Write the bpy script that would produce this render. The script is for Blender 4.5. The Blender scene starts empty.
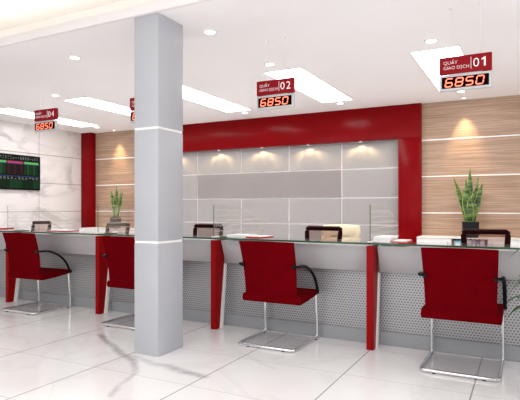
import bpy, bmesh, math, random
from mathutils import Vector, Matrix
random.seed(7)
C = bpy.context.scene.collection
PI = math.pi

# ------------------------------------------------------------------ materials
def new_mat(name):
    m = bpy.data.materials.new(name); m.use_nodes = True
    nt = m.node_tree; b = nt.nodes['Principled BSDF']
    return m, nt, b

class N:
    """small helper for chaining shader nodes"""
    def __init__(s, nt): s.nt = nt
    def add(s, t, **kw):
        n = s.nt.nodes.new(t)
        for k, v in kw.items(): setattr(n, k, v)
        return n
    def link(s, a, b): s.nt.links.new(a, b)
    def math(s, op, a, b=None, c=None, clamp=False):
        n = s.add('ShaderNodeMath', operation=op, use_clamp=clamp)
        for i, v in enumerate((a, b, c)):
            if v is None: continue
            if isinstance(v, (int, float)): n.inputs[i].default_value = v
            else: s.link(v, n.inputs[i])
        return n.outputs[0]
    def mix(s, fac, a, b):
        n = s.add('ShaderNodeMix', data_type='RGBA')
        for i, v in ((0, fac), (6, a), (7, b)):
            if isinstance(v, (int, float)): n.inputs[i].default_value = v
            elif isinstance(v, tuple): n.inputs[i].default_value = v if len(v) == 4 else v + (1,)
            else: s.link(v, n.inputs[i])
        return n.outputs[2]
    def pos(s):
        return s.add('ShaderNodeNewGeometry').outputs['Position']
    def objc(s):
        return s.add('ShaderNodeTexCoord').outputs['Object']
    def sep(s, v):
        n = s.add('ShaderNodeSeparateXYZ'); s.link(v, n.inputs[0]); return n.outputs
    def comb(s, x, y, z):
        n = s.add('ShaderNodeCombineXYZ')
        for i, v in enumerate((x, y, z)):
            if isinstance(v, (int, float)): n.inputs[i].default_value = v
            else: s.link(v, n.inputs[i])
        return n.outputs[0]
    def scale(s, v, sc):
        n = s.add('ShaderNodeVectorMath', operation='MULTIPLY'); s.link(v, n.inputs[0]); n.inputs[1].default_value = sc; return n.outputs[0]
    def noise(s, v, scale, detail=3, rough=.5, dist=0):
        n = s.add('ShaderNodeTexNoise'); s.link(v, n.inputs['Vector'])
        n.inputs['Scale'].default_value = scale; n.inputs['Detail'].default_value = detail
        n.inputs['Roughness'].default_value = rough; n.inputs['Distortion'].default_value = dist
        return n.outputs
    def smooth(s, v, lo, hi, to0=0., to1=1.):
        n = s.add('ShaderNodeMapRange', interpolation_type='SMOOTHSTEP')
        s.link(v, n.inputs[0])
        for i, x in enumerate((lo, hi, to0, to1)): n.inputs[i + 1].default_value = x
        return n.outputs[0]
    def groove(s, v, start, pitch, half):
        """1 on lines at start + k*pitch"""
        a = s.math('SUBTRACT', v, start); a = s.math('DIVIDE', a, pitch)
        f = s.math('FRACT', s.math('ADD', a, .5)); d = s.math('MULTIPLY', s.math('ABSOLUTE', s.math('SUBTRACT', f, .5)), pitch)
        return s.math('LESS_THAN', d, half)

def plain(name, col, rough=.5, metal=0., spec=.3, var=.06, vscale=6., coat=0., emit=None, estr=0.):
    """principled with a soft procedural variation in tone"""
    m, nt, b = new_mat(name); n = N(nt)
    nz = n.noise(n.objc(), vscale, 3)[0]
    f = n.smooth(nz, .3, .7)
    lo = tuple(c * (1 - var) for c in col); hi = tuple(min(1, c * (1 + var)) for c in col)
    n.link(n.mix(f, lo, hi), b.inputs['Base Color'])
    b.inputs['Roughness'].default_value = rough; b.inputs['Metallic'].default_value = metal
    b.inputs['Specular IOR Level'].default_value = spec
    b.inputs['Coat Weight'].default_value = coat; b.inputs['Coat Roughness'].default_value = .08
    if emit:
        b.inputs['Emission Color'].default_value = emit + (1,); b.inputs['Emission Strength'].default_value = estr
    return m

def thin_glass(name, tint, refl=.5, opac=0., opcol=(.8, .8, .8), stripes=None):
    """see-through sheet glass: tinted transparency + fresnel gloss, with optional frosted stripes"""
    m, nt, b = new_mat(name); n = N(nt); out = nt.nodes['Material Output']
    nt.nodes.remove(b)
    tr = n.add('ShaderNodeBsdfTransparent'); tr.inputs[0].default_value = tint + (1,)
    gl = n.add('ShaderNodeBsdfGlossy'); gl.inputs['Roughness'].default_value = .03
    fr = n.add('ShaderNodeFresnel'); fr.inputs[0].default_value = 1.45
    df = n.add('ShaderNodeBsdfDiffuse'); df.inputs[0].default_value = opcol + (1,)
    m1 = n.add('ShaderNodeMixShader'); n.link(n.math('MULTIPLY', fr.outputs[0], refl), m1.inputs[0])
    n.link(tr.outputs[0], m1.inputs[1]); n.link(gl.outputs[0], m1.inputs[2])
    m2 = n.add('ShaderNodeMixShader')
    if stripes:
        st, pitch, half, amt = stripes
        zz = n.sep(n.pos())[2]
        g = n.groove(zz, st, pitch, half)
        n.link(n.math('ADD', n.math('MULTIPLY', g, amt), opac), m2.inputs[0])
    else:
        m2.inputs[0].default_value = opac
    n.link(m1.outputs[0], m2.inputs[1]); n.link(df.outputs[0], m2.inputs[2])
    n.link(m2.outputs[0], out.inputs[0])
    return m

def emissive(name, col, strength):
    m, nt, b = new_mat(name)
    b.inputs['Base Color'].default_value = (.9, .9, .9, 1)
    b.inputs['Emission Color'].default_value = col + (1,); b.inputs['Emission Strength'].default_value = strength
    return m

def seg_dist(n, px, py, a, b):
    """distance from (px,py) to segment a-b"""
    ax, ay = a; dx, dy = b[0] - ax, b[1] - ay; L = dx * dx + dy * dy
    rx = n.math('SUBTRACT', px, ax); ry = n.math('SUBTRACT', py, ay)
    t = n.math('DIVIDE', n.math('ADD', n.math('MULTIPLY', rx, dx), n.math('MULTIPLY', ry, dy)), L, clamp=True)
    ex = n.math('SUBTRACT', rx, n.math('MULTIPLY', t, dx)); ey = n.math('SUBTRACT', ry, n.math('MULTIPLY', t, dy))
    return n.math('SQRT', n.math('ADD', n.math('MULTIPLY', ex, ex), n.math('MULTIPLY', ey, ey)))

def mat_floor():
    m, nt, b = new_mat('white_marble_floor_tile'); n = N(nt)
    p = n.pos(); x, y, z = n.sep(p)
    warp = n.noise(p, 2.2, 4, .6)[1]; wx, wy, wz = n.sep(warp)
    px = n.math('ADD', x, n.math('MULTIPLY', n.math('SUBTRACT', wx, .5), .12))
    py = n.math('ADD', y, n.math('MULTIPLY', n.math('SUBTRACT', wy, .5), .12))
    # strong veins beside the column
    lines = [((-3.19, 3.19), (-2.74, 2.91), .05, .8), ((-2.74, 2.91), (-2.44, 2.76), .06, .75), ((-2.44, 2.76), (-2.25, 2.57), .04, .6),
             ((-2.25, 2.57), (-2.2, 2.38), .035, .5), ((-2.2, 2.38), (-2.11, 2.18), .03, .45), ((-2.49, 2.84), (-2.28, 2.76), .05, .5),
             ((-2.28, 2.76), (-2.15, 2.78), .06, .6), ((-2.15, 2.78), (-1.98, 2.73), .07, .75), ((-1.98, 2.73), (-1.83, 2.70), .06, .8), ((-1.9, 3.3), (-1.5, 3.05), .04, .15)]
    tot = None
    for a, c, w, amt in lines:
        d = seg_dist(n, px, py, a, c)
        v = n.smooth(d, 0, w, amt, 0)
        tot = v if tot is None else n.math('MAXIMUM', tot, v)
    grain = n.smooth(n.noise(p, 9, 4, .7)[0], .35, .65, .55, 1)
    tot = n.math('MULTIPLY', tot, grain)
    # faint general veining
    nz = n.noise(p, .9, 4, .55, .5)[0]
    thin = n.smooth(n.math('ABSOLUTE', n.math('SUBTRACT', nz, .5)), 0, .03, .08, 0)
    cloud = n.smooth(n.noise(p, 1.6, 3)[0], .45, .75, 0, .08)
    tot = n.math('ADD', n.math('MAXIMUM', tot, thin), cloud, clamp=True)
    col = n.mix(tot, (.935, .925, .93), (.36, .36, .37))
    g = n.math('MAXIMUM', n.math('MULTIPLY', n.groove(x, -.284, .767, .0045), .75), n.math('MULTIPLY', n.groove(y, 2.535, .64, .003), .4))
    col = n.mix(g, col, (.25, .24, .24))
    n.link(col, b.inputs['Base Color'])
    b.inputs['Roughness'].default_value = .12; b.inputs['Specular IOR Level'].default_value = .5
    return m

def mat_marble_wall():
    m, nt, b = new_mat('white_marble_wall_slab'); n = N(nt)
    p = n.pos(); x, y, z = n.sep(p)
    q = n.scale(p, (1, 1, 1.9))
    nz = n.noise(q, .75, 5, .55, .5)[0]
    thin = n.smooth(n.math('ABSOLUTE', n.math('SUBTRACT', nz, .5)), 0, .06, .6, 0)
    broad = n.smooth(n.noise(n.scale(p, (1, 1, 2.2)), 1.4, 4, .6)[0], .5, .75, 0, .35)
    f = n.math('MULTIPLY', n.math('MAXIMUM', thin, broad), n.smooth(n.noise(p, 1.2, 2)[0], .4, .6, .25, 1), clamp=True)
    col = n.mix(f, (.80, .765, .755), (.38, .36, .36))
    g = n.math('MAXIMUM', n.groove(z, 1.0, .497, .007), n.groove(y, 6.06, 1.1, .006))
    col = n.mix(n.math('MULTIPLY', g, .7), col, (.25, .22, .21))
    n.link(col, b.inputs['Base Color'])
    b.inputs['Roughness'].default_value = .15
    return m

def mat_wood():
    m, nt, b = new_mat('horizontal_grain_oak_veneer'); n = N(nt)
    p = n.pos()
    a = n.noise(n.scale(p, (1.1, 1, 80)), 1.0, 4, .65)[0]
    c = n.noise(n.scale(p, (2.5, 1, 230)), 1.0, 3, .6)[0]
    f = n.math('ADD', n.math('MULTIPLY', a, .65), n.math('MULTIPLY', c, .35))
    f = n.smooth(f, .36, .64)
    col = n.mix(f, (.30, .18, .115), (.56, .39, .285))
    n.link(col, b.inputs['Base Color']); b.inputs['Roughness'].default_value = .45
    return m

def mat_perf():
    m, nt, b = new_mat('perforated_steel_sheet'); n = N(nt)
    x, y, z = n.sep(n.pos())
    px, pz = .0225, .0198
    row = n.math('FLOOR', n.math('DIVIDE', z, pz))
    par = n.math('MULTIPLY', n.math('FRACT', n.math('MULTIPLY', row, .5)), 1.0)
    u = n.math('SUBTRACT', n.math('FRACT', n.math('ADD', n.math('DIVIDE', x, px), par)), .5)
    v = n.math('SUBTRACT', n.math('FRACT', n.math('DIVIDE', z, pz)), .5)
    d = n.math('SQRT', n.math('ADD', n.math('MULTIPLY', u, u), n.math('MULTIPLY', v, v)))
    f = n.smooth(d, .22, .34)
    col = n.mix(f, (.12, .12, .125), (.41, .41, .425))
    n.link(col, b.inputs['Base Color'])
    n.link(n.math('MULTIPLY', f, .35), b.inputs['Metallic'])
    b.inputs['Roughness'].default_value = .38
    return m

def mat_fabric():
    m, nt, b = new_mat('crimson_fabric'); n = N(nt)
    p = n.objc()
    f = n.smooth(n.noise(p, 160, 2)[0], .3, .7)
    f2 = n.smooth(n.noise(p, 14, 3)[0], .3, .7)
    col = n.mix(n.math('ADD', n.math('MULTIPLY', f, .6), n.math('MULTIPLY', f2, .4)), (.10, .0005, .002), (.15, .001, .004))
    n.link(col, b.inputs['Base Color']); b.inputs['Roughness'].default_value = .75
    b.inputs['Specular IOR Level'].default_value = .01
    bp = n.add('ShaderNodeBump'); bp.inputs['Strength'].default_value = .15; n.link(f, bp.inputs['Height']); n.link(bp.outputs[0], b.inputs['Normal'])
    return m

def mat_leaf(name, c1, c2, sc):
    m, nt, b = new_mat(name); n = N(nt)
    p = n.objc(); x, y, z = n.sep(p)
    w = n.noise(n.scale(p, (6, 6, sc)), 1.0, 3, .6)[0]
    n.link(n.mix(n.smooth(w, .38, .62), c1, c2), b.inputs['Base Color'])
    b.inputs['Roughness'].default_value = .4
    return m

M = {}
M['floor'] = mat_floor(); M['marble'] = mat_marble_wall(); M['wood'] = mat_wood(); M['perf'] = mat_perf(); M['fabric'] = mat_fabric()
M['ceil'] = plain('white_plaster', (.95, .935, .94), .8, var=.012, vscale=.8, spec=.2)
M['ceil_up'] = plain('upper_plaster', (.86, .84, .82), .8, var=.015, vscale=.8, spec=.2)
M['fascia'] = plain('fascia_plaster', (.86, .83, .82), .7, var=.01)
M['column'] = plain('grey_column_cladding', (.47, .485, .52), .35, var=.03, vscale=1.5)
M['white_strip'] = plain('white_inlay', (.95, .94, .93), .4, var=.02)
M['red_gloss'] = plain('red_lacquer', (.215, .002, .004), .2, var=.05, vscale=2, spec=.09)
M['red_leg'] = plain('red_lacquer_leg', (.29, .003, .005), .3, var=.05, vscale=4, spec=.07)
M['grey_panel'] = plain('grey_wall_panel', (.385, .37, .37), .35, var=.03, vscale=1.2)
M['grey_blank'] = plain('darker_grey_panel', (.305, .28, .28), .4, var=.03, vscale=1.2)
M['joint'] = plain('white_joint', (.97, .95, .95), .5, var=.02)
M['apron'] = plain('light_grey_laminate', (.50, .49, .50), .4, var=.03, vscale=1.5)
M['plinth'] = plain('mid_grey_laminate', (.33, .34, .36), .3, var=.03, vscale=1.5)
M['fin'] = plain('white_fin_laminate', (.95, .94, .93), .4, var=.01)
M['white_lam'] = plain('white_laminate', (.88, .87, .86), .35, var=.02)
M['cream_lam'] = plain('cream_laminate', (.82, .78, .70), .4, var=.03)
M['chrome'] = plain('polished_chrome', (.80, .80, .81), .12, metal=1., var=.02)
M['steel'] = plain('brushed_steel', (.62, .62, .63), .35, metal=.6, var=.05)
M['black'] = plain('black_plastic', (.006, .006, .007), .45, var=.2, spec=.15)
M['maroon'] = plain('dark_maroon_plastic', (.016, .001, .0015), .5, spec=.05, var=.15)
M['dark_fab'] = plain('dark_seat_fabric', (.05, .012, .015), .8, var=.2, vscale=80)
M['cream'] = plain('cream_leather', (.70, .60, .43), .5, var=.06, vscale=7)
M['pot'] = plain('black_glazed_pot', (.006, .006, .007), .5, var=.2)
M['soil'] = plain('dark_soil', (.03, .02, .014), .95, var=.4, vscale=50)
M['led_box'] = plain('silver_led_housing', (.56, .56, .57), .4, var=.03)
M['sign_red'] = plain('sign_red_acrylic', (.27, .003, .009), .35, var=.04, spec=.15)
M['sign_black'] = plain('led_window_black', (.008, .001, .001), .5, var=.2, spec=.02)
M['white_text'] = plain('white_lettering', (.92, .90, .90), .5, var=.01, emit=(1, .96, .96), estr=.15)
M['led'] = emissive('red_led_segment', (1., .13, .06), 3.2)
M['led_core'] = emissive('hot_led_core', (1., .38, .26), 2.0)
M['panel_light'] = emissive('light_panel_diffuser', (1., .985, .97), 8.0)
M['puck'] = emissive('downlight_lens', (1., .96, .90), 7.0)
M['trim_white'] = plain('white_metal_trim', (.85, .84, .84), .4, var=.01)
M['glass_top'] = thin_glass('clear_table_glass', (.97, .98, .975), .12, opac=.02, opcol=(.8, .76, .73))
M['glass_pane'] = thin_glass('frosted_stripe_glass', (.985, .99, .985), .12, opac=.02, opcol=(.92, .84, .78), stripes=(1.05, .046, .0055, .14))
M['glass_edge'] = plain('green_glass_edge', (.03, .085, .055), .3, var=.15)
M['mesh'] = thin_glass('pinkish_chair_mesh', (.76, .63, .60), 0., opac=.22, opcol=(.22, .13, .12))
M['base_shade'] = thin_glass('grey_base_shade', (.96, .96, .965), .12, opac=.12, opcol=(.60, .60, .62))  # translucent grey that imitates the shade under the visitor chair seats
M['leaf'] = mat_leaf('banded_green_leaf', (.01, .05, .014), (.17, .28, .075), 30)
M['leaf_edge'] = mat_leaf('yellow_leaf_margin', (.22, .27, .06), (.42, .42, .12), 12)
M['leaf_dark'] = mat_leaf('deep_green_leaf', (.012, .05, .014), (.05, .14, .03), 14)
M['stem'] = plain('green_stem', (.08, .14, .03), .5, var=.2)
M['ceramic'] = plain('white_ceramic', (.8, .79, .77), .25, var=.02)
M['paper'] = plain('white_paper', (.90, .885, .88), .8, var=.03, vscale=20)
M['pink'] = plain('pink_red_cover', (.62, .16, .15), .6, var=.06)
M['red_cover'] = plain('red_folder_cover', (.45, .02, .02), .55, var=.06)
M['binder_lilac'] = plain('lilac_binder', (.42, .38, .50), .5, var=.05)
M['binder_white'] = plain('pale_binder', (.72, .70, .74), .5, var=.05)
M['binder_grey'] = plain('grey_violet_binder', (.25, .22, .32), .5, var=.05)
M['cyan'] = plain('cyan_box', (.25, .55, .66), .5, var=.05)
M['niche'] = plain('dark_wood_niche', (.16, .085, .055), .5, var=.1, vscale=20)
M['tv_black'] = plain('tv_black', (.005, .005, .006), .4, spec=.05, var=.2)
M['tv_dark'] = emissive('screen_dark', (.012, .02, .016), 0.30)
M['tv_green'] = emissive('screen_green', (.03, .22, .07), 0.28)
M['tv_dgreen'] = emissive('screen_deep_green', (.01, .09, .025), 0.28)
M['tv_red'] = emissive('screen_dark_red', (.16, .025, .03), 0.25)
M['tv_lgreen'] = emissive('screen_bright_green', (.16, .62, .16), .8)
M['tv_mag'] = emissive('screen_magenta', (.62, .06, .17), .8)
M['tv_blue'] = emissive('screen_blue', (.06, .09, .30), .6)
M['tv_text'] = emissive('screen_grey_text', (.38, .40, .38), .6)
for k in M:
    if k.startswith('tv_') and k != 'tv_black':
        M[k].node_tree.nodes['Principled BSDF'].inputs['Base Color'].default_value = (.006, .006, .006, 1); M[k].node_tree.nodes['Principled BSDF'].inputs['Specular IOR Level'].default_value = .03
for k in ('led', 'led_core'):
    M[k].node_tree.nodes['Principled BSDF'].inputs['Base Color'].default_value = (.2, .01, .01, 1); M[k].node_tree.nodes['Principled BSDF'].inputs['Specular IOR Level'].default_value = 0

# ------------------------------------------------------------------ geometry helpers
def box(bm, x0, x1, y0, y1, z0, z1, bev=0., seg=2, mi=0):
    r = bmesh.ops.create_cube(bm, size=1.)
    vs = r['verts']
    for v in vs:
        v.co = Vector(((x0 + x1) / 2 + v.co.x * (x1 - x0), (y0 + y1) / 2 + v.co.y * (y1 - y0), (z0 + z1) / 2 + v.co.z * (z1 - z0)))
    fs = set(f for v in vs for f in v.link_faces)
    for f in fs: f.material_index = mi
    if bev > 0:
        es = list(set(e for v in vs for e in v.link_edges))
        bmesh.ops.bevel(bm, geom=es, offset=bev, segments=seg, affect='EDGES', profile=.5)
    return bm

def bxm(*a, **k): return box(bmesh.new(), *a, **k)

def tube(bm, pts, r, n=10, closed=False, flat=None):
    """tube through pts; flat=(rx, ry) gives an oval section (rx sideways)"""
    pts = [Vector(p) for p in pts]; rings = []
    L = len(pts)
    for i, p in enumerate(pts):
        if closed: d = (pts[(i + 1) % L] - pts[i - 1])
        else: d = pts[min(i + 1, L - 1)] - pts[max(i - 1, 0)]
        d.normalize()
        up = Vector((0, 0, 1)) if abs(d.z) < .95 else Vector((0, 1, 0))
        a = d.cross(up).normalized(); b = a.cross(d).normalized()
        if flat and abs(a.x) < abs(b.x): a, b = b, a
        rr = r if not isinstance(r, (list, tuple)) else r[i]
        rx, ry = flat if flat else (rr, rr)
        rings.append([bm.verts.new(p + a * rx * math.cos(2 * PI * k / n) + b * ry * math.sin(2 * PI * k / n)) for k in range(n)])
    m = L if closed else L - 1
    for i in range(m):
        A, B = rings[i], rings[(i + 1) % L]
        for k in range(n): bm.faces.new((A[k], A[(k + 1) % n], B[(k + 1) % n], B[k]))
    if not closed:
        bm.faces.new(rings[0][::-1]); bm.faces.new(rings[-1])
    return bm

def smooth_path(pts, n=6):
    """Catmull-Rom through pts"""
    P = [Vector(p) for p in pts]; out = []
    for i in range(len(P) - 1):
        p0, p1, p2, p3 = P[max(i - 1, 0)], P[i], P[i + 1], P[min(i + 2, len(P) - 1)]
        for k in range(n):
            t = k / n
            out.append(.5 * ((2 * p1) + (p2 - p0) * t + (2 * p0 - 5 * p1 + 4 * p2 - p3) * t * t + (3 * p1 - p0 - 3 * p2 + p3) * t ** 3))
    out.append(P[-1]); return out

def lathe(bm, prof, c=(0, 0), n=28, caps=True):
    rings = []
    for r, z in prof:
        rings.append([bm.verts.new((c[0] + r * math.cos(2 * PI * k / n), c[1] + r * math.sin(2 * PI * k / n), z)) for k in range(n)])
    for A, B in zip(rings, rings[1:]):
        for k in range(n): bm.faces.new((A[k], A[(k + 1) % n], B[(k + 1) % n], B[k]))
    if caps: bm.faces.new(rings[0][::-1]); bm.faces.new(rings[-1])
    return bm

def extrude_x(bm, prof, x0, x1, mi=0, mi_edge=None):
    """polygon profile in (y,z) extruded along x"""
    A = [bm.verts.new((x0, y, z)) for y, z in prof]; B = [bm.verts.new((x1, y, z)) for y, z in prof]
    n = len(prof)
    f = bm.faces.new(A); f.material_index = mi
    f = bm.faces.new(B[::-1]); f.material_index = mi
    for k in range(n):
        f = bm.faces.new((A[k], B[k], B[(k + 1) % n], A[(k + 1) % n])); f.material_index = mi if mi_edge is None else mi_edge
    return bm

def rounded_profile(pts, r, n=4):
    out = []; L = len(pts)
    for i in range(L):
        p, a, b = Vector(pts[i]), Vector(pts[i - 1]), Vector(pts[(i + 1) % L])
        da, db = (a - p), (b - p)
        rr = min(r, da.length * .45, db.length * .45)
        s, e = p + da.normalized() * rr, p + db.normalized() * rr
        for k in range(n + 1):
            t = k / n; q = s.lerp(p, t).lerp(p.lerp(e, t), t); out.append((q.x, q.y))
    return out

def empty(name, loc, label, cat, group=None, rz=0.):
    o = bpy.data.objects.new(name, None); C.objects.link(o)
    o.location = loc; o.rotation_euler = (0, 0, rz); o.empty_display_size = .1
    tag(o, label, cat, group); return o

def tag(o, label, cat, group=None, kind=None):
    o['label'] = label; o['category'] = cat
    if group: o['group'] = group
    if kind: o['kind'] = kind
    return o

def world_base(o):
    v = Vector((0, 0, 0))
    while o is not None: v += Vector(o.location); o = o.parent
    return v

def obj(name, bm, mats, parent=None, angle=35, origin=None):
    """link bm (world coordinates, or local to the unrotated parent) as one mesh object"""
    bmesh.ops.recalc_face_normals(bm, faces=bm.faces[:])
    if parent is None:
        if origin is None:
            xs = [v.co.x for v in bm.verts]; ys = [v.co.y for v in bm.verts]; zs = [v.co.z for v in bm.verts]
            origin = Vector(((min(xs) + max(xs)) / 2, (min(ys) + max(ys)) / 2, min(zs)))
        base = Vector(origin)
    else: base = world_base(parent)
    bmesh.ops.translate(bm, verts=bm.verts[:], vec=-base)
    me = bpy.data.meshes.new(name); bm.to_mesh(me); bm.free()
    for m in (mats if isinstance(mats, (list, tuple)) else [mats]): me.materials.append(m)
    for p in me.polygons: p.use_smooth = True
    me.set_sharp_from_angle(angle=math.radians(angle))
    o = bpy.data.objects.new(name, me); C.objects.link(o)
    if parent is None: o.location = base
    else: o.parent = parent
    return o

def struct(name, bm, mats, parent=None):
    o = obj(name, bm, mats, parent)
    if parent is None: o['kind'] = 'structure'
    return o

def copy_tree(o, parent=None):
    c = o.copy(); C.objects.link(c)
    if parent: c.parent = parent
    for ch in [x for x in bpy.data.objects if x.parent == o]: copy_tree(ch, c)
    return c

def text_bm(body, size, x, z, y, align='LEFT', depth=.001, sx=1.):
    cu = bpy.data.curves.new('lettering', 'FONT'); cu.body = body; cu.size = size; cu.extrude = depth; cu.align_x = align
    cu.resolution_u = 3; cu.offset = -.0006 if size < .05 else -.0008
    t = bpy.data.objects.new('lettering', cu); C.objects.link(t)
    dg = bpy.context.evaluated_depsgraph_get(); dg.update()
    me = bpy.data.meshes.new_from_object(t.evaluated_get(dg))
    bpy.data.objects.remove(t); bpy.data.curves.remove(cu)
    bm = bmesh.new(); bm.from_mesh(me); bpy.data.meshes.remove(me)
    for v in bm.verts: v.co = Vector((x + v.co.x * sx, y - v.co.z, z + v.co.y))
    return bm

# ------------------------------------------------------------------ setting
ZC = 2.479; XL = -7.5; XR = 3.0; YB = 7.13; YF = -3.5
struct('floor', bxm(XL - .1, XR, YF, YB + .2, -.08, 0), M['floor'])
struct('wall_left', bxm(XL - .1, XL, YF, YB + .2, 0, 2.95), M['marble'])
# wood clad back wall (one piece, with white inlaid strips)
wb = bmesh.new()
box(wb, XL, -5.82, YB, YB + .1, 0, 2.95); box(wb, -1.5, XR, YB, YB + .1, 0, 2.95)
box(wb, -5.82, -1.5, YB + .1, YB + .12, 0, 2.95)
wall = struct('wall_back', wb, M['wood'])
st = bmesh.new()
for z in (1.0, 1.49, 1.979):
    box(st, XL + .25, -6.13, YB - .004, YB + .002, z - .008, z + .008); box(st, -1.26, XR, YB - .004, YB + .002, z - .008, z + .008)
struct('trim_1', st, M['white_strip'])
# ceilings
struct('ceiling', bxm(XL, XR, 2.91, YB + .1, ZC, ZC + .06), M['ceil'])
struct('ceiling_upper', bxm(XL, XR, YF, 3.35, 2.86, 2.95), M['ceil_up']).name = 'ceiling.001'
struct('trim_2', bxm(XL, XR, 2.875, 2.91, ZC - .002, ZC + .072, .004), M['fascia'])
struct('trim_3', bxm(XL, XR, 3.35, 3.38, ZC + .06, 2.95), M['ceil_up'])

# red corner pillar at the left
t = empty('corner_pillar', (-7.375, 7.065, 0), 'red lacquered pillar in the corner between marble wall and wood wall', 'pillar')
obj('shaft', bxm(XL, -7.25, 7.0, YB, 0, ZC, .004), M['red_gloss'], t)

# red portal frame
FX0, FX1, IX0, IX1, FZ = -6.13, -1.26, -5.82, -1.565, 2.02
t = empty('portal_frame', ((FX0 + FX1) / 2, 7.1, 0), 'large red lacquered portal frame around the grey wall panels', 'wall frame')
obj('header_beam', bxm(FX0, FX1, 7.07, 7.2, FZ, ZC, .004), M['red_gloss'], t)
obj('post', bxm(FX0, IX0, 7.07, 7.2, 0, FZ, .004), M['red_gloss'], t)
obj('post', bxm(IX1, FX1, 7.07, 7.2, 0, FZ, .004), M['red_gloss'], t)
# grey panelling inside the portal
t = empty('wall_panelling', (-3.69, 7.21, 0), 'grey wall panels with white joints inside the red portal frame', 'wall panels')
obj('joint_backing', bxm(IX0, IX1, 7.212, 7.225, 0, FZ), M['joint'], t)
cols = [-5.82, -4.97, -4.118, -3.265, -2.414, IX1]; rows = [0, .42, .825, 1.215, 1.632, FZ]
for i in range(5):
    for j in range(5):
        if j == 3 and 1 <= i <= 3: continue
        obj('panel', bxm(cols[i] + .010, cols[i + 1] - .010, 7.198, 7.212, rows[j] + .010, rows[j + 1] - .010, .002, 1), M['grey_panel'], t)
b = obj('blank_panel', bxm(-4.97 + .008, -2.414 - .008, 7.196, 7.212, 1.215 + .008, 1.632 - .008, .002, 1), M['grey_blank'], t)
b['label'] = 'wide darker grey blank panel'

# column
CX0, CX1, CY0, CY1 = -2.572, -2.349, 2.903, 3.207
t = empty('column', ((CX0 + CX1) / 2, (CY0 + CY1) / 2, 0), 'square light grey column with white bands standing on the marble floor', 'column')
zs = [0, .823, 1.654, ZC]
for a, c in zip(zs, zs[1:]):
    obj('cladding', bxm(CX0, CX1, CY0 + .006, CY1, a + (.008 if a else 0), c - (.008 if c < ZC else 0), .004, 2), M['column'], t)
for z in zs[1:3]:
    obj('white_band', bxm(CX0 + .004, CX1 - .004, CY0 + .01, CY1 - .004, z - .008, z + .008), M['white_strip'], t)

# ------------------------------------------------------------------ counter
LEGX = [.345, -1.05, -2.45, -3.835, -5.22, -6.61]
where = ['at the right end', 'with chair and sign 01', 'with sign 02', 'behind the grey column', 'at the far left', '']
GZ0, GZ1, GY0, GY1 = .797, .811, 3.775, 4.075
def leg_y(z): return 3.855 + (3.96 - 3.855) * z / .785
def make_leg(x, t):
    bm = extrude_x(bmesh.new(), [(3.79, 0), (leg_y(0), 0), (leg_y(.787), .787), (3.79, .787)], x - .027, x + .027)
    bmesh.ops.bevel(bm, geom=bm.edges[:], offset=.003, segments=2, affect='EDGES')
    leg = obj('leg', bm, M['red_leg'], t); leg['label'] = 'red tapered leg blade'
    bm = extrude_x(bmesh.new(), [(leg_y(0) + .001, 0), (leg_y(0) + .04, 0), (leg_y(.57) + .035, .57), (leg_y(.57) + .001, .57)], x - .027, x + .038)
    o = obj('rear_fin', bm, M['fin'], leg); o['label'] = 'white fin behind the red blade'
    obj('glass_spacer', lathe(bmesh.new(), [(.016, .787), (.016, .797)], (x, 3.83), 16), M['steel'], leg)
unit_lab = ['grey counter front with perforated panel behind the rightmost red chair', 'grey counter front with perforated panel behind the centre red chair',
            'grey counter front with perforated panel partly hidden by the grey column', 'grey counter front with perforated panel behind the leftmost red chair',
            'grey counter front at the far left edge, nearest the wall screen']
glass_lab = ['clear glass countertop with green edge below the hanging 01 sign', 'clear glass countertop with green edge right of the column, below the 02 sign',
             'clear glass countertop partly hidden behind the grey column', 'clear glass countertop beside the leftmost red chair, below the 04 sign',
             'clear glass countertop at the far left edge of the counter']
for i in range(5):
    x1, x0 = LEGX[i], LEGX[i + 1]
    t = empty('counter_unit', ((x0 + x1) / 2, 4.1, 0), unit_lab[i], 'counter', 'counter stations')
    a, c = x0 + .040, x1 - .029
    bm = extrude_x(bmesh.new(), [(3.852, .783), (3.93, .575), (3.985, .575), (3.985, .783)], a, c)
    bmesh.ops.bevel(bm, geom=bm.edges[:], offset=.003, segments=1, affect='EDGES')
    obj('apron', bm, M['apron'], t)
    make_leg(x0, t)
    if i == 0: make_leg(x1, t)
    obj('perforated_panel', bxm(x0 + .001, x1 - .001, 4.0, 4.012, .105, .6), M['perf'], t)
    obj('plinth', bxm(x0 + .001, x1 - .001, 3.985, 4.04, 0, .108, .003, 1), M['plinth'], t)
    obj('desk_surface', bxm(a, c, 3.99, 4.72, .70, .725, .003, 1), M['white_lam'], t)
    obj('side_panel', bxm(a, a + .02, 4.012, 4.65, 0, .70), M['apron'], t)
    obj('side_panel', bxm(c - .02, c, 4.012, 4.65, 0, .70), M['apron'], t)
    for xx in (a + .1, c - .13):
        obj('glass_support', lathe(bmesh.new(), [(.012, .725), (.012, .797)], (xx, 4.03), 12), M['steel'], t)
    # glass top
    t = empty('glass_countertop', ((x0 + x1) / 2, 4.2, GZ0), glass_lab[i], 'glass countertop', 'glass countertops')
    obj('glass_sheet', bxm(x0 + .014, x1 - .014, GY0 + .004, GY1, GZ0, GZ1), M['glass_top'], t)
    e = bmesh.new()
    box(e, x0 + .01, x1 - .01, GY0, GY0 + .004, GZ0, GZ1);     box(e, x0 + .01, x0 + .014, GY0 + .004, GY1 - .004, GZ0, GZ1); box(e, x1 - .014, x1 - .01, GY0 + .004, GY1 - .004, GZ0, GZ1)
    o = obj('edge_band', e, M['glass_edge'], t); o['label'] = 'green polished glass edge'

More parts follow.
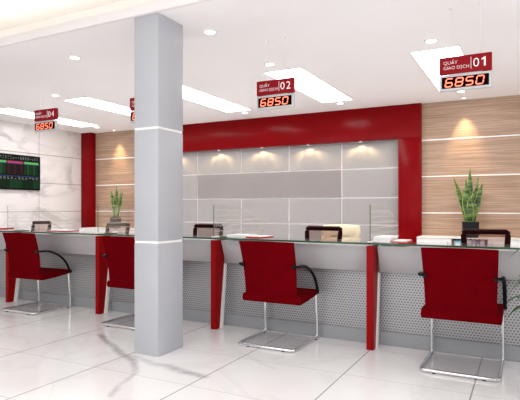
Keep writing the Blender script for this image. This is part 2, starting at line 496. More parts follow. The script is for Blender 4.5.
# glass partitions
pane_lab = {1: 'curved glass partition with frosted stripes, the one nearest the red portal post', 2: 'curved glass partition with frosted stripes right of the grey column',
            3: 'curved glass partition with frosted stripes in front of the left snake plant', 4: 'curved glass partition with frosted stripes at the left edge, below the wall screen'}
for i, lab in pane_lab.items():
    x = LEGX[i]
    t = empty('glass_partition', (x, 4.2, .8), lab, 'glass partition', 'glass partitions on the counter')
    y0, y1, z0, z1 = 3.80, 4.76, .80, 1.097
    prof = [(y0, z0), (y0, z1)] + [(y0 + .1 + (y1 - y0 - .1) * math.sin(k / 20 * PI / 2), z0 + .02 + (z1 - z0 - .02) * math.cos(k / 20 * PI / 2)) for k in range(1, 21)] + [(y1, z0), (4.70, .7255), (4.115, .7255), (4.115, z0)]
    bm = bmesh.new(); w = .004
    extrude_x(bm, prof, x - w, x + w, 0, 1)
    for f in bm.faces:   # green only on the upright front edge; the curved rim is paler
        c = f.calc_center_median()
        if f.material_index == 1 and c.y > y0 + .02: f.material_index = 0
    obj('pane', bm, [M['glass_pane'], M['glass_edge']], t)
    o = obj('clip', bxm(x - .016, x + .02, 3.785, 3.87, .8112, .8212, .002, 1), M['cream_lam'], t)
    obj('clip', bxm(x - .016, x + .02, 4.0, 4.07, .8112, .8212, .002, 1), M['cream_lam'], t)

# ------------------------------------------------------------------ visitor chairs
def make_visitor_chair(label):
    t = empty('visitor_chair', (0, 0, 0), label, 'chair', 'red visitor chairs along the counter')
    Y0 = -3.70    # local y = world y - 3.70
    # backrest: curved padded sheet, wider at the top
    bm = bmesh.new(); nz, nx = 14, 10; th = .028; grid = []
    for side in (0, 1):
        g = []
        for j in range(nz + 1):
            s = j / nz; z = .385 + s * (.815 - .385)
            half = .216 + .016 * s
            yb = 3.545 - .085 * s + .02 * math.sin(PI * s)
            row = []
            for i in range(nx + 1):
                u = -1 + 2 * i / nx
                edge = min(1, (1 - abs(u)) * 4) ; e2 = min(1, s * 8, (1 - s) * 8)
                tt = th * (.55 + .45 * math.sqrt(max(0, edge * e2)))
                y = yb - .012 * u * u * 0 + (tt / 2 if side else -tt / 2)
                row.append(bm.verts.new((half * u, y + Y0, z + (.003 * (1 - u * u) if j == nz else 0))))
            g.append(row)
        grid.append(g)
    A, B = grid
    for j in range(nz):
        for i in range(nx):
            bm.faces.new((A[j][i], A[j][i + 1], A[j + 1][i + 1], A[j + 1][i]))
            bm.faces.new((B[j][i + 1], B[j][i], B[j + 1][i], B[j + 1][i + 1]))
        bm.faces.new((A[j][0], A[j + 1][0], B[j + 1][0], B[j][0])); bm.faces.new((A[j][nx], B[j][nx], B[j + 1][nx], A[j + 1][nx]))
    for i in range(nx):
        bm.faces.new((A[0][i], B[0][i], B[0][i + 1], A[0][i + 1])); bm.faces.new((A[nz][i], A[nz][i + 1], B[nz][i + 1], B[nz][i]))
    obj('backrest', bm, M['fabric'], t, 60)
    # seat: wedge cushion with rounded rear
    prof = rounded_profile([(3.535 + Y0, .335), (3.535 + Y0, .395), (3.70 + Y0, .402), (3.93 + Y0, .408), (3.945 + Y0, .372), (3.70 + Y0, .345)], .014)
    bm = extrude_x(bmesh.new(), prof, -.246, .246)
    es = [e for e in bm.edges if abs(e.verts[0].co.x - e.verts[1].co.x) < 1e-5]
    bmesh.ops.bevel(bm, geom=es, offset=.006, segments=2, affect='EDGES')
    obj('seat', bm, M['fabric'], t, 50)
    for s in (-1, 1):
        pts = smooth_path([(s * .205, 3.49 + Y0, .628), (s * .247, 3.50 + Y0, .633), (s * .252, 3.58 + Y0, .632), (s * .252, 3.67 + Y0, .612), (s * .252, 3.78 + Y0, .555),
                           (s * .252, 3.855 + Y0, .48), (s * .252, 3.893 + Y0, .40), (s * .252, 3.90 + Y0, .375)], 5)
        obj('armrest', tube(bmesh.new(), pts, .012, 10, flat=(.013, .0105)), M['black'], t, 60)
        obj('leg', tube(bmesh.new(), smooth_path([(s * .236, 3.90 + Y0, .385), (s * .236, 3.915 + Y0, .2), (s * .236, 3.925 + Y0, .03), (s * .236, 3.915 + Y0, .013)], 5), .0115, 10), M['chrome'], t, 60)
        for yy in (3.49, 3.89):
            obj('foot', lathe(bmesh.new(), [(.012, 0), (.012, .005)], (s * (.15 if yy < 3.6 else .236), yy + Y0 - (.035 if yy < 3.6 else 0)), 12), M['black'], t)
    pts = [(-.236, 3.915 + Y0, .016)]
    pts += [(-.236, 3.50 + Y0, .016), (-.228, 3.459 + Y0, .016), (-.21, 3.45 + Y0, .016), (.21, 3.45 + Y0, .016), (.228, 3.459 + Y0, .016), (.236, 3.50 + Y0, .016), (.236, 3.915 + Y0, .016)]
    obj('base_rail', tube(bmesh.new(), pts, .0115, 10), M['chrome'], t, 60)
    o = obj('base_shade_sheet', bxm(-.225, .225, 3.462 + Y0, 3.905 + Y0, .010, .014), M['base_shade'], t); o['label'] = 'thin grey sheet standing in for the floor shade between the base rails'  # added sheet, stands in for shade on the floor; no real chair part
    return t
spots = [(-.386, 0, 'rightmost red fabric visitor chair on chrome cantilever base, below sign 01'), (-1.762, 0, 'red fabric visitor chair on chrome cantilever base between column and glass partition'),
         (-3.21, 0, 'red fabric visitor chair mostly hidden behind the grey column'), (-4.60, .03, 'leftmost red fabric visitor chair with black arms, below sign 04')]
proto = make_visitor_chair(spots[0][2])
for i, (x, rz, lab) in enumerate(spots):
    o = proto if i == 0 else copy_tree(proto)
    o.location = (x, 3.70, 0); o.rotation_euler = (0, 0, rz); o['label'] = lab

# ------------------------------------------------------------------ teller mesh chairs
def make_mesh_chair(label):
    t = empty('mesh_office_chair', (0, 0, 0), label, 'office chair', 'mesh back office chairs behind the counter')
    # local: back at y=+.22, seat from -.24 to .2; faces -y
    w0, w1, zb, zt = .175, .195, .50, .845
    def P(u, z): return (u * (w0 + (w1 - w0) * (z - zb) / (zt - zb)), .22 + .05 * (z - zb) / (zt - zb), z)
    loop = [P(-1, zb + .03), P(-1, zt - .035), P(-.985, zt - .008), P(-.92, zt), P(.92, zt), P(.985, zt - .008), P(1, zt - .035), P(1, zb + .03), P(.92, zb), P(-.92, zb)]
    bm = tube(bmesh.new(), loop, .026, 10, closed=True)
    fr = obj('back_frame', bm, M['maroon'], t, 60)
    bm = bmesh.new(); nx, nz = 6, 8
    g = [[bm.verts.new(Vector(P(-.97 + 1.94 * i / nx, zb + .005 + (zt - zb - .01) * j / nz)) + Vector((0, .012 * (1 - (2 * i / nx - 1) ** 2), 0))) for i in range(nx + 1)] for j in range(nz + 1)]
    for j in range(nz):
        for i in range(nx): bm.faces.new((g[j][i], g[j][i + 1], g[j + 1][i + 1], g[j + 1][i]))
    o = obj('mesh_panel', bm, M['mesh'], fr); o['label'] = 'see-through pinkish mesh'
    obj('seat', bxm(-.22, .22, -.24, .20, .42, .48, .022, 3), M['dark_fab'], t, 60)
    obj('back_bracket', tube(bmesh.new(), smooth_path([(0, .05, .41), (0, .2, .405), (0, .235, .44), (0, .225, .51)], 5), .018, 8, flat=(.035, .01)), M['maroon'], t, 60)
    obj('gas_lift', lathe(bmesh.new(), [(.028, .10), (.028, .25), (.018, .26), (.018, .40), (.06, .405), (.06, .42)], (0, 0), 16), M['black'], t)
    bs = bmesh.new()
    lathe(bs, [(.035, .07), (.04, .11)], (0, 0), 16)
    for k in range(5):
        a = 2 * PI * k / 5 + .3; tube(bs, [(.03 * math.cos(a), .03 * math.sin(a), .09), (.25 * math.cos(a), .25 * math.sin(a), .068)], [.018, .012], 8)
    obj('star_base', bs, M['black'], t)
    for k in range(5):
        a = 2 * PI * k / 5 + .3; bm = bmesh.new(); cx, cy = .25 * math.cos(a), .25 * math.sin(a)
        r = bmesh.ops.create_cone(bm, cap_ends=True, segments=16, radius1=.028, radius2=.028, depth=.03, matrix=Matrix.Translation((cx, cy, .028)) @ Matrix.Rotation(a, 4, 'Z') @ Matrix.Rotation(PI / 2, 4, 'X'))
        obj('caster', bm, M['black'], t)
    return t
mesh_spots = [(-.345, 5.02, .02, 'dark maroon mesh back office chair behind the counter, in front of the right snake plant'),
              (-1.98, 5.02, .0, 'dark maroon mesh back office chair behind the counter, beside the cream chair'),
              (-3.49, 5.02, 0, 'dark maroon mesh back office chair just right of the grey column'),
              (-4.98, 5.02, -.05, 'dark maroon mesh back office chair in front of the left snake plant'),
              (-6.50, 5.02, -.05, 'dark maroon mesh back office chair in front of the marble wall')]
proto = make_mesh_chair(mesh_spots[0][3])
for i, (x, y, rz, lab) in enumerate(mesh_spots):
    o = proto if i == 0 else copy_tree(proto)
    o.location = (x, y, 0); o.rotation_euler = (0, 0, rz); o['label'] = lab

# cream executive chair further back
def make_cream_chair(x, y):
    t = empty('padded_office_chair', (x, y, 0), 'cream padded office chair standing behind the counter near the grey panels', 'office chair')
    bm = bmesh.new(); nx, nz = 12, 16; th = .09; G = []
    for side in (0, 1):
        g = []
        for j in range(nz + 1):
            s = j / nz; z = .46 + s * .40; row = []
            for i in range(nx + 1):
                u = -1 + 2 * i / nx
                half = .245 - .02 * abs(2 * s - 1) ** 4
                seam = .022 * math.exp(-((s - .68 + .05 * (1 - u * u)) / .025) ** 2)
                k = math.sqrt(max(.05, (1 - abs(u) ** 4) * (1 - abs(2 * s - 1) ** 6)))
                tt = th / 2 * k - seam
                row.append(bm.verts.new((x + half * u, y + .2 + .06 * s - .03 * (1 - u * u) + (tt if side else -tt), z + .01 * (1 - u * u) * s)))
            g.append(row)
        G.append(g)
    A, B = G
    for j in range(nz):
        for i in range(nx):
            bm.faces.new((A[j][i], A[j][i + 1], A[j + 1][i + 1], A[j + 1][i])); bm.faces.new((B[j][i + 1], B[j][i], B[j + 1][i], B[j + 1][i + 1]))
        bm.faces.new((A[j][0], A[j + 1][0], B[j + 1][0], B[j][0])); bm.faces.new((A[j][nx], B[j][nx], B[j + 1][nx], A[j + 1][nx]))
    for i in range(nx):
        bm.faces.new((A[0][i], B[0][i], B[0][i + 1], A[0][i + 1])); bm.faces.new((A[nz][i], A[nz][i + 1], B[nz][i + 1], B[nz][i]))
    obj('backrest', bm, M['cream'], t, 60)
    obj('seat', bxm(x - .24, x + .24, y - .26, y + .2, .40, .49, .035, 3), M['cream'], t, 60)
    for s in (-1, 1):
        obj('armrest', tube(bmesh.new(), smooth_path([(x + s * .25, y - .15, .44), (x + s * .27, y - .17, .6), (x + s * .27, y + .05, .63), (x + s * .25, y + .2, .62)], 5), .016, 8), M['cream'], t, 60)
    obj('gas_lift', lathe(bmesh.new(), [(.03, .1), (.03, .26), (.018, .27), (.018, .39), (.07, .395), (.07, .405)], (x, y), 16), M['black'], t)
    bs = bmesh.new(); lathe(bs, [(.035, .07), (.04, .11)], (x, y), 16)
    for k in range(5):
        a = 2 * PI * k / 5; tube(bs, [(x + .03 * math.cos(a), y + .03 * math.sin(a), .09), (x + .27 * math.cos(a), y + .27 * math.sin(a), .068)], [.018, .012], 8)
    obj('star_base', bs, M['black'], t)
    for k in range(5):
        a = 2 * PI * k / 5; bm = bmesh.new()
        bmesh.ops.create_cone(bm, cap_ends=True, segments=16, radius1=.028, radius2=.028, depth=.03, matrix=Matrix.Translation((x + .27 * math.cos(a), y + .27 * math.sin(a), .028)) @ Matrix.Rotation(a, 4, 'Z') @ Matrix.Rotation(PI / 2, 4, 'X'))
        obj('caster', bm, M['black'], t)
make_cream_chair(-2.01, 5.72)

# ------------------------------------------------------------------ low cabinets at the back wall
def cabinet(x0, x1, label, handle_x=None, ztop=.700, door=True):
    yf, yb = 6.70, YB - .008
    t = empty('low_cabinet', ((x0 + x1) / 2, (yf + yb) / 2, 0), label, 'cabinet', 'white low cabinets along the back wall')
    if door:
        obj('carcass', bxm(x0, x1, yf + .02, yb, .06, ztop - .0125), M['white_lam'], t)
        d = obj('door', bxm(x0 + .003, x1 - .003, yf, yf + .019, .065, ztop - .015, .002, 1), M['white_lam'], t)
        hx = handle_x if handle_x is not None else x1 - .06
        obj('handle', bxm(hx - .006, hx + .006, yf - .022, yf - .001, ztop - .17, ztop - .05, .002, 1), M['steel'], d)
    else:
        bm = bmesh.new()
        box(bm, x0, x0 + .018, yf, yb, .06, ztop - .0125); box(bm, x1 - .018, x1, yf, yb, .06, ztop - .0125)
        box(bm, x0 + .018, x1 - .018, yb - .015, yb, .06, ztop - .0125); box(bm, x0 + .018, x1 - .018, yf, yb - .015, .06, .08)
        box(bm, x0 + .018, x1 - .018, yf, yb - .015, .36, .378)
        o = obj('open_shelf_carcass', bm, M['niche'], t); o['label'] = 'dark wood open shelf niche'
    obj('top_board', bxm(x0, x1, yf - .008, yb, ztop - .012, ztop, .002, 1), M['white_lam'], t)
    obj('plinth', bxm(x0, x1, yf + .04, yb, 0, .059), M['plinth'], t)
    return t
cabinet(-1.25, -.832, 'white low cabinet under the right wood wall, next to the red portal post', handle_x=-.875)
cabinet(-.828, -.425, 'low cabinet with open dark niche of binders behind the counter', door=False)
cabinet(-.421, .10, 'white low cabinet right of the binder niche', handle_x=-.37)
cabinet(.104, .60, 'white low cabinet at the right end of the back row')
cabinet(-7.235, -6.62, 'white low cabinet beside the red corner pillar', handle_x=-6.68)
cabinet(-6.616, -6.14, 'white low cabinet under the left snake plant, beside the column')

# binders in the niche
bx = -.80
def binder(x0, w, h, mat, label, name='binder', cat='binder', y=6.72):
    t = empty(name, (x0 + w / 2, y + .13, .3787), label, cat, 'binders in the open niche')
    bm = bmesh.new(); box(bm, x0, x0 + .003, y, y + .25, .3787, .3787 + h); box(bm, x0 + w - .003, x0 + w, y, y + .25, .3787, .3787 + h); box(bm, x0 + .003, x0 + w - .003, y, y + .003, .3787, .3787 + h)
    obj('cover', bm, mat, t)
    obj('pages', bxm(x0 + .0045, x0 + w - .0045, y + .008, y + .235, .382, .3787 + h - .012), M['paper'], t)
    o = obj('spine_label', bxm(x0 + w * .25, x0 + w * .75, y - .0015, y, .3787 + h * .55, .3787 + h * .85), M['binder_white'], t)
bm_box = empty('file_box', (-.755, 6.84, .378), 'cyan file box at the left end of the binder niche', 'box')
bb = bmesh.new(); box(bb, -.805, -.715, 6.72, 6.96, .3787, .665, .004, 1)
obj('body', bb, M['cyan'], bm_box); obj('label_plate', bxm(-.785, -.735, 6.717, 6.7195, .60, .64), M['paper'], bm_box)
for k, (mat, lab) in enumerate([('binder_lilac', 'lilac binder beside the cyan file box'), ('binder_white', 'pale binder, second from the cyan box in the niche'), ('binder_lilac', 'lilac binder in the middle of the niche'),
                                ('binder_grey', 'dark violet grey binder among the paler binders'), ('binder_white', 'pale binder at the right end of the niche')]):
    binder(-.70 + k * .05, .046, .295, M[mat], lab)

# ------------------------------------------------------------------ snake plants
def snake_plant(x, y, z, h, label, spec, pr=.10, ph=.195):
    t = empty('snake_plant', (x, y, z), label, 'potted plant', 'snake plants on the back cabinets')
    obj('pot', lathe(bmesh.new(), [(pr * .86, z), (pr * .95, z + .02), (pr, z + ph - .01), (pr, z + ph), (pr * .9, z + ph), (pr * .88, z + ph - .03), (.01, z + ph - .032)], (x, y), 28), M['pot'], t, 50)
    obj('soil', lathe(bmesh.new(), [(.005, z + ph - .0305), (pr * .87, z + ph - .0305), (pr * .87, z + ph - .024), (.005, z + ph - .018)], (x, y), 20), M['soil'], t)
    for dx, dy, top, wd, tw, ex in spec:      # tip offset, height fraction, width, twist, bend
        bm = bmesh.new(); n = 14; base = Vector((x + dx * .22, y + dy * .25, z + ph - .03)); rows = []
        for j in range(n + 1):
            s = j / n
            c = base + Vector((dx * (s ** ex), dy * s, (h * top) * s)) - Vector((dx * .22 * s, 0, 0))
            w = wd * (.55 + .45 * math.sin(min(1, s * 1.7) * PI / 2)) * (1 - max(0, (s - .55) / .45) ** 1.6)
            w = max(w, .0012); ang = tw + .5 * s
            d = Vector((math.cos(ang), math.sin(ang), 0)); q = Vector((-math.sin(ang), math.cos(ang), 0))
            rows.append([bm.verts.new(c + d * w * u + q * w * .5 * (u * u)) for u in (-1, -.74, 0, .74, 1)])
        for j in range(n):
            for i in range(4):
                f = bm.faces.new((rows[j][i], rows[j][i + 1], rows[j + 1][i + 1], rows[j + 1][i])); f.material_index = 1 if i in (0, 3) else 0
        o = obj('leaf', bm, [M['leaf'], M['leaf_edge']], t, 80)
        sol = o.modifiers.new('thickness', 'SOLIDIFY'); sol.thickness = .003
spec = [(-.01, .02, 1.0, .043, .1, 1), (-.20, .0, .84, .040, .3, 1.3), (.135, .02, .73, .042, -.3, 1.2), (-.05, -.05, .79, .045, .0, 1), (.05, -.06, .62, .043, .2, 1),
        (.085, .05, .86, .026, -.5, 1.1), (-.10, .06, .66, .036, .6, 1.1), (.0, -.08, .5, .04, -.2, 1), (.09, -.03, .52, .036, .5, 1.2), (-.08, -.07, .52, .036, -.1, 1.2)]
snake_plant(-.625, 6.87, .7005, .70, 'snake plant in a black pot on the right low cabinet, before the wood wall', spec)
spec2 = [(.0, .02, 1.0, .040, .1, 1), (-.12, .0, .82, .034, .3, 1.3), (.14, .02, .80, .036, -.3, 1.2), (-.04, -.05, .85, .04, .0, 1), (.05, -.06, .68, .038, .2, 1), (.08, .05, .9, .024, -.5, 1.1), (-.07, .05, .6, .03, .6, 1.1), (.02, -.08, .5, .036, -.2, 1)]
snake_plant(-6.505, 6.87, .7005, .60, 'snake plant in a black pot on the left low cabinet, left of the column', spec2)

# leafy floor plant whose leaves enter at the right edge
def floor_plant(x, y):
    t = empty('leafy_floor_plant', (x, y, 0), 'leafy green floor plant at the right edge beside the rightmost red chair', 'potted plant')
    obj('pot', lathe(bmesh.new(), [(.09, 0), (.10, .01), (.135, .30), (.14, .32), (.125, .32), (.12, .28), (.01, .279)], (x, y), 28), M['ceramic'], t, 50)
    obj('soil', lathe(bmesh.new(), [(.005, .28), (.119, .2805), (.119, .288), (.005, .293)], (x, y), 20), M['soil'], t)
    rnd = random.Random(3)
    for k in range(44):
        a = k * 2.39996 + rnd.uniform(-.2, .2); zt = .50 + .36 * (k / 43) + rnd.uniform(-.03, .03); r0 = .015 + .03 * rnd.random()
        reach = .105 + .05 * rnd.random() - .03 * (k / 43)
        p0 = Vector((x + r0 * math.cos(a), y + r0 * math.sin(a), .28)); p1 = Vector((x + reach * math.cos(a), y + reach * math.sin(a), zt))
        obj('stem', tube(bmesh.new(), smooth_path([p0, p0.lerp(p1, .5) + Vector((0, 0, .06)), p1], 4), .0035, 6), M['stem'], t, 60)
        bm = bmesh.new(); n = 8; L = rnd.uniform(.13, .165); W = rnd.uniform(.030, .040); rows = []
        d = Vector((math.cos(a), math.sin(a), 0)); sd = Vector((-math.sin(a), math.cos(a), 0))
        for j in range(n + 1):
            s = j / n; c = p1 + d * L * s * (1 - .15 * s) + Vector((0, 0, L * (.35 * s - .75 * s * s)))
            w = W * math.sin(PI * min(1, s ** .75)) + .0008
            rows.append([bm.verts.new(c + sd * w * u + Vector((0, 0, .25 * w * abs(u)))) for u in (-1, -.5, 0, .5, 1)])
        for j in range(n):
            for i in range(4): bm.faces.new((rows[j][i], rows[j][i + 1], rows[j + 1][i + 1], rows[j + 1][i]))
        obj('leaf', bm, M['leaf_dark'], t, 80)
floor_plant(.155, 3.26)

# ------------------------------------------------------------------ hanging queue signs
SEG = {'6': 'afedcg', '8': 'abcdefg', '5': 'afgcd', '0': 'abcdef'}
def seven(bm, ch, x, z, w, h, y, t=.0085, sl=.18):
    S = {'a': ((0, h), (w, h)), 'b': ((w, h), (w, h / 2)), 'c': ((w, h / 2), (w, 0)), 'd': ((0, 0), (w, 0)), 'e': ((0, h / 2), (0, 0)), 'f': ((0, h), (0, h / 2)), 'g': ((0, h / 2), (w, h / 2))}
    for s in SEG[ch]:
        (x0, z0), (x1, z1) = S[s]
        g = .0012; d = Vector((x1 - x0, z1 - z0)); L = d.length; d.normalize(); q = Vector((-d.y, d.x)); a = Vector((x0, z0))
        for (tt, yy, mi) in ((t, y, 0), (t * .42, y - .0006, 1)):
            pts = [a + d * g, a + d * (g + tt / 2) + q * tt / 2, a + d * (L - g - tt / 2) + q * tt / 2, a + d * (L - g), a + d * (L - g - tt / 2) - q * tt / 2, a + d * (g + tt / 2) - q * tt / 2]
            f = bm.faces.new([bm.verts.new((x + p.x + p.y * sl, yy, z + p.y)) for p in pts]); f.material_index = mi
def queue_sign(x, y, num, label):
    t = empty('queue_sign', (x, y, 1.9), label, 'hanging sign', 'hanging counter signs')
    hw = .171
    pl = obj('name_plate', bxm(x - hw, x + hw, y, y + .035, 2.016, 2.137, .006, 3), M['sign_red'], t)
    bm = bmesh.new(); yt = y - .0015
    obj('lettering', text_bm('QUẦY', .032, x - .143, 2.083, yt, sx=1.05), M['white_text'], pl)
    obj('lettering', text_bm('GIAO DỊCH', .032, x - .143, 2.047, yt, sx=1.0), M['white_text'], pl)
    obj('divider', bxm(x + .038, x + .0405, y - .002, y + .0005, 2.037, 2.118), M['white_text'], pl)
    cn = text_bm(num[0], .088, x + .050, 2.047, yt, sx=1.0)
    if num[1] == '1':      # numeral one with its flag
        dm = bmesh.new(); xx = x + .132
        f = [(xx, 2.047), (xx, 2.109), (xx - .008, 2.109), (xx - .026, 2.099), (xx - .026, 2.089), (xx - .011, 2.095), (xx - .011, 2.047)]
        A = [dm.verts.new((a, yt, c)) for a, c in f]; dm.faces.new(A)
    else: dm = text_bm(num[1], .088, x + .103, 2.047, yt, sx=1.0)
    tm = bpy.data.meshes.new('numeral'); dm.to_mesh(tm); dm.free(); cn.from_mesh(tm); bpy.data.meshes.remove(tm)
    obj('counter_number', cn, M['white_text'], pl)
    bx_ = obj('led_housing', bxm(x - hw + .002, x + hw - .002, y, y + .035, 1.897, 2.010, .008, 3), M['led_box'], t)
    obj('led_window', bxm(x - .153, x + .153, y - .002, y + .002, 1.915, 1.993), M['sign_black'], bx_)
    for k, ch in enumerate('6850'):
        bm = bmesh.new(); seven(bm, ch, x - .131 + k * .067, 1.926, .044, .055, y - .0035)
        o = obj('led_digit', bm, [M['led'], M['led_core']], bx_)
    obj('bracket', bxm(x - .11, x + .11, y + .012, y + .022, 2.009, 2.017), M['steel'], t)
    for dx in (-.097, .097):
        obj('suspension_wire', tube(bmesh.new(), [(x + dx, y + .017, 2.135), (x + dx, y + .017, ZC)], .0014, 6), M['trim_white'], t)
        obj('ceiling_cap', lathe(bmesh.new(), [(.010, ZC - .008), (.012, ZC)], (x + dx, y + .017), 12), M['trim_white'], t)
queue_sign(-.382, 3.8, '01', 'hanging red sign numbered 01 with red digital 6850 display')
queue_sign(-1.852, 3.8, '02', 'hanging red sign numbered 02 with red digital 6850 display')
queue_sign(-3.248, 3.8, '03', 'hanging red digital sign mostly hidden behind the grey column')
queue_sign(-4.612, 3.8, '04', 'hanging red sign numbered 04 with red digital 6850 display')

# ------------------------------------------------------------------ ceiling lights
pl_lab = ['rectangular ceiling light panel above the 01 sign', 'rectangular ceiling light panel behind the 02 sign', 'rectangular ceiling light panel just right of the grey column',
          'rectangular ceiling light panel just left of the grey column', 'rectangular ceiling light panel at the far left behind the 04 sign']
for x, lab in zip((-.725, -2.21, -3.70, -5.15, -6.68), pl_lab):
    t = empty('light_panel', (x, 5.56, ZC - .01), lab, 'ceiling light', 'rectangular ceiling light panels')
    obj('diffuser', bxm(x - .205, x + .205, 4.715, 6.41, ZC - .006, ZC - .001), M['panel_light'], t)
    f = bmesh.new()
    box(f, x - .217, x - .205, 4.703, 6.422, ZC - .008, ZC); box(f, x + .205, x + .217, 4.703, 6.422, ZC - .008, ZC)
    box(f, x - .205, x + .205, 4.703, 4.715, ZC - .008, ZC); box(f, x - .205, x + .205, 6.41, 6.422, ZC - .008, ZC)
    obj('frame', f, M['trim_white'], t)
def downlight(x, y, label, z=ZC, r=.043):
    t = empty('downlight', (x, y, z - .012), label, 'ceiling light', 'round recessed downlights')
    obj('trim_ring', lathe(bmesh.new(), [(r, z), (r + .018, z), (r + .016, z - .006), (r + .002, z - .009), (r, z - .006)], (x, y), 28, False), M['trim_white'], t)
    obj('lens', lathe(bmesh.new(), [(r * .98, z - .0055), (r * .98, z - .001)], (x, y), 28), M['puck'], t)
names = ['above sign 01', 'above sign 02', 'hidden behind the column', 'above sign 04', 'at the far left']
for x, a, b in [(-.71, 'front', ''), (-2.225, '', ''), (-3.70, '', ''), (-5.22, '', ''), (-6.67, '', '')]:
    k = [-.71, -2.225, -3.70, -5.22, -6.67].index(x)
    downlight(x, 4.46, ['round downlight in front of the light panel above sign 01', 'round downlight in front of the light panel behind sign 02', 'round downlight in front of the light panel right of the column',
                        'round downlight in front of the light panel left of the column', 'round downlight in front of the far left light panel'][k])
    downlight(x, 6.58, ['round downlight between the right wood wall and the panel above sign 01', 'round downlight between the red header and the panel behind sign 02', 'round downlight by the red header, right of the column',
                        'round downlight by the back wall, just left of the column', 'round downlight by the red corner pillar at far left'][k])
for x, lab in ((-2.24, 'round downlight just right of the column top'), (-3.745, 'round downlight left of the column top, nearest the fascia')):
    downlight(x, 3.42, lab)

def spot(loc, energy, size, blend=.6, col=(1, .80, .52), tgt=None, r=.012):
    l = bpy.data.lights.new('spot', 'SPOT'); l.energy = energy; l.spot_size = math.radians(size); l.spot_blend = blend; l.color = col; l.shadow_soft_size = r
    o = bpy.data.objects.new('spot_lamp', l); C.objects.link(o); o.location = loc
    if tgt is not None:
        o.rotation_euler = (Vector(tgt) - Vector(loc)).to_track_quat('-Z', 'Y').to_euler()
    return o
# accent spots under the red header
for k, x in enumerate((-5.395, -4.50, -3.70, -2.915, -2.11)):
    t = empty('accent_spot', (x, 7.125, FZ - .012), ['accent spot in the red header behind the column', 'accent spot in the red header, first right of the column', 'accent spot in the red header, second right of the column',
              'accent spot in the red header, third right of the column', 'accent spot in the red header nearest the right post'][k], 'spotlight', 'accent spots under the red header')
    obj('housing', lathe(bmesh.new(), [(.022, FZ), (.022, FZ - .010), (.016, FZ - .010), (.016, FZ)], (x, 7.13), 18, False), M['trim_white'], t)
    obj('lens', lathe(bmesh.new(), [(.0155, FZ - .006), (.0155, FZ - .001)], (x, 7.13), 18), M['puck'], t)
    spot((x, 7.13, FZ - .018), 3.2, 130, .6, (1, .71, .37))
    for sx in (-1, 1):     # the lens throws two crossing side beams along the wall
        spot((x, 7.135, FZ - .018), 9, 44, .8, (1, .71, .37), (x + sx * .5, 7.22, FZ - .018 - .42))
# wall washers on the wood
for x, lab in ((-.716, 'accent spot above the right snake plant on the wood wall'), (-6.645, 'accent spot above the left snake plant on the wood wall'), (.75, 'accent spot at the right end of the wood wall')):
    t = empty('accent_spot', (x, 6.98, ZC - .012), lab, 'spotlight', 'accent spots over the wood wall')
    obj('housing', lathe(bmesh.new(), [(.03, ZC), (.03, ZC - .010), (.022, ZC - .010), (.022, ZC)], (x, 6.98), 18, False), M['trim_white'], t)
    obj('lens', lathe(bmesh.new(), [(.0215, ZC - .006), (.0215, ZC - .001)], (x, 6.98), 18), M['puck'], t)
    spot((x, 6.98, ZC - .02), 55, 54, .9, (1, .72, .38), (x, 7.12, 1.5))

# ------------------------------------------------------------------ wall screen
t = empty('wall_screen', (XL, 5.42, 1.37), 'black wall screen showing a green and red market table on the marble wall', 'screen')
SY0, SY1, SZ0, SZ1 = 4.78, 6.05, 1.365, 1.945
obj('casing', bxm(XL + .001, XL + .045, SY0, SY1, SZ0, SZ1, .004, 2), M['tv_black'], t)
bm = bmesh.new(); xs = XL + .0455
def cell(y0, y1, z0, z1, mi, lift=0):
    v = [bm.verts.new((xs + lift, a, c)) for a, c in ((y0, z0), (y1, z0), (y1, z1), (y0, z1))]
    f = bm.faces.new(v); f.material_index = mi
sm = ['tv_dark', 'tv_green', 'tv_dgreen', 'tv_red', 'tv_lgreen', 'tv_mag', 'tv_blue', 'tv_text']
a0, a1 = SY0 + .02, SY1 - .03
cell(a0, a1, SZ0 + .02, SZ1 - .02, 0)
rnd = random.Random(5)
def pieces(y0, y1, z0, z1, mi, n, fill=.7):
    for k in range(n):
        w = (y1 - y0) / n; s = y0 + k * w
        if rnd.random() < .85: cell(s + w * .1, s + w * (.1 + fill * rnd.uniform(.6, 1.1)), z0, z1, mi, .0006)
for r in range(3): pieces(a0 + .02, a1, 1.868 + r * .018, 1.877 + r * .018, 7, 26, .55)
blocks = [(a0, a0 + .29, 2, 4), (a0 + .31, a0 + .60, 2, 4), (a0 + .62, a0 + .66 + .25, 3, 5), (a0 + .93, a1 - .01, 2, 4)]
for y0, y1, body, head in blocks:
    cell(y0, y1, 1.80, 1.835, head, .0006); cell(y0, y1, 1.788, 1.798, 6, .0006)
    for c in range(5):
        w = (y1 - y0) / 5
        cell(y0 + c * w, y0 + (c + .8) * w, 1.62, 1.785, body if c % 2 == 0 else (1 if body == 2 else 0), .0004)
    for r in range(12):
        for c in range(5):
            w = (y1 - y0) / 5
            cell(y0 + (c + .1) * w, y0 + (c + rnd.uniform(.4, .7)) * w, 1.628 + r * .013, 1.633 + r * .013, 1 if body == 2 else 3, .0008)
cell(a0, a1, 1.585, 1.595, 6, .0006)
pieces(a0, a1, 1.56, 1.572, 7, 18, .6); pieces(a0, a1, 1.54, 1.55, 7, 18, .6)
for r in range(9):
    for c in range(22):
        w = (a1 - a0) / 22; z = 1.395 + r * .015
        cell(a0 + c * w, a0 + (c + .85) * w, z, z + .010, (1 if (c // 4) % 2 else 2) if c > 3 else 3, .0005)
o = obj('display', bm, [M[k] for k in sm], t)

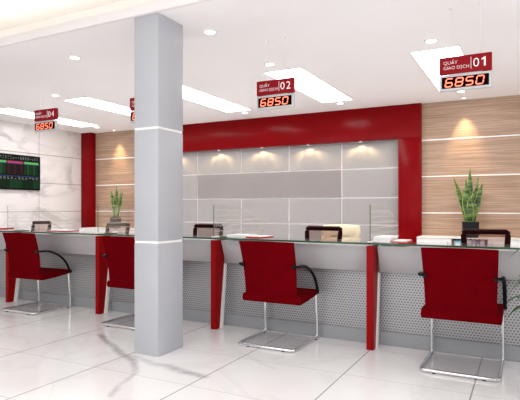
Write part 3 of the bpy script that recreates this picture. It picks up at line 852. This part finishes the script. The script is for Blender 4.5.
# ------------------------------------------------------------------ papers and folders on the glass
ZG = GZ1 + .0006
def stack(name, x, y, w, d, h, mat, label, cat, rz=0, n=1, group=None):
    t = empty(name, (x, y, ZG), label, cat, group, 0)
    if n == 1:
        obj('cover', bxm(x - w / 2, x + w / 2, y - d / 2, y + d / 2, ZG, ZG + h, .002, 1), mat, t)
        obj('pages', bxm(x - w / 2 + .006, x + w / 2 - .006, y - d / 2 + .006, y + d / 2 - .006, ZG + h, ZG + h + .004), M['paper'], t)
    else:
        rr = random.Random(int(abs(x * 100)))
        for k in range(n):
            ox, oy = rr.uniform(-.008, .008), rr.uniform(-.008, .008)
            obj('ream', bxm(x - w / 2 + ox, x + w / 2 + ox, y - d / 2 + oy, y + d / 2 + oy, ZG + h * k / n, ZG + h * (k + 1) / n - .001, .001, 1), mat, t)
    t.rotation_euler = (0, 0, rz); return t
stack('paper_stack', -.97, 3.95, .13, .24, .045, M['paper'], 'stack of white paper on the counter beside the right glass partition', 'paper stack', 0, 3)
stack('red_folder', -.845, 3.95, .11, .22, .012, M['pink'], 'pinkish red folder beside the white paper stack', 'folder', 0)
stack('paper_stack', -2.245, 3.96, .20, .2, .024, M['paper'], 'white paper pile on the counter right of the column, beside a glass partition', 'paper stack', 0, 2)
stack('red_folder', -2.06, 3.93, .15, .22, .014, M['red_cover'], 'red folder on the counter just behind the centre red chair', 'folder', -.1)
stack('red_folder', -4.53, 3.97, .28, .2, .012, M['red_cover'], 'red folder on the counter right of the leftmost red chair', 'folder', .05)
stack('red_folder', -5.60, 3.97, .26, .2, .022, M['red_cover'], 'red folder on the counter at the left edge of the view', 'folder', 0)

# ------------------------------------------------------------------ light and world
w = bpy.data.worlds.new('world'); bpy.context.scene.world = w; w.use_nodes = True
bg = w.node_tree.nodes['Background']; bg.inputs[0].default_value = (1., .98, .975, 1); bg.inputs[1].default_value = .74
def area(name, loc, sx, sy, energy, col, rot=(0, 0, 0)):
    l = bpy.data.lights.new(name, 'AREA'); l.shape = 'RECTANGLE'; l.size = sx; l.size_y = sy; l.energy = energy; l.color = col
    o = bpy.data.objects.new(name, l); C.objects.link(o); o.location = loc; o.rotation_euler = rot; return o
area('overhead_fill_lamp', (-1.5, -.6, 2.8), 5, 2.4, 88, (1, .98, .96))  # unseen overhead fill added to brighten the floor and the room
area('side_fill_lamp', (2.9, 1.2, 1.45), 2.4, 3.4, 52, (.97, .98, 1), (0, PI / 2, 0))  # unseen fill added at the right to brighten the column side; not a window
area('cove_strip_lamp', ((XL + XR) / 2, 2.99, ZC + .075), XR - XL - .2, .05, 15, (1, .92, .80), (PI, 0, 0))

area('upward_fill_lamp', (-2.0, -1.6, .5), 6, 2.0, 64, (1, .985, .98), (PI - .75, 0, 0))  # upward fill added behind the camera to brighten the ceiling; no real fixture
for x in (-.725, -2.21, -3.70, -5.15, -6.68):
    l = area('panel_lamp', (x, 5.56, ZC - .012), .40, 1.68, 5, (1, .985, .97)); l.data.spread = math.radians(110)

# ------------------------------------------------------------------ camera
cd = bpy.data.cameras.new('camera'); cam = bpy.data.objects.new('camera', cd); C.objects.link(cam)
cd.sensor_fit = 'HORIZONTAL'; cd.sensor_width = 36; cd.lens = 36 * 510 / 520
cd.shift_y = 7 / 520
cam.location = (0, 0, 1.08); cam.rotation_euler = (PI / 2, 0, math.atan(267 / 510))
cd.clip_start = .05; cd.clip_end = 100
sc = bpy.context.scene; sc.camera = cam
sc.view_settings.view_transform = 'Standard'; sc.view_settings.look = 'None'
sc.view_settings.exposure = .0; sc.view_settings.gamma = 1
try:
    sc.cycles.use_denoising = True; sc.cycles.transparent_max_bounces = 16; sc.cycles.max_bounces = 10
except Exception: pass
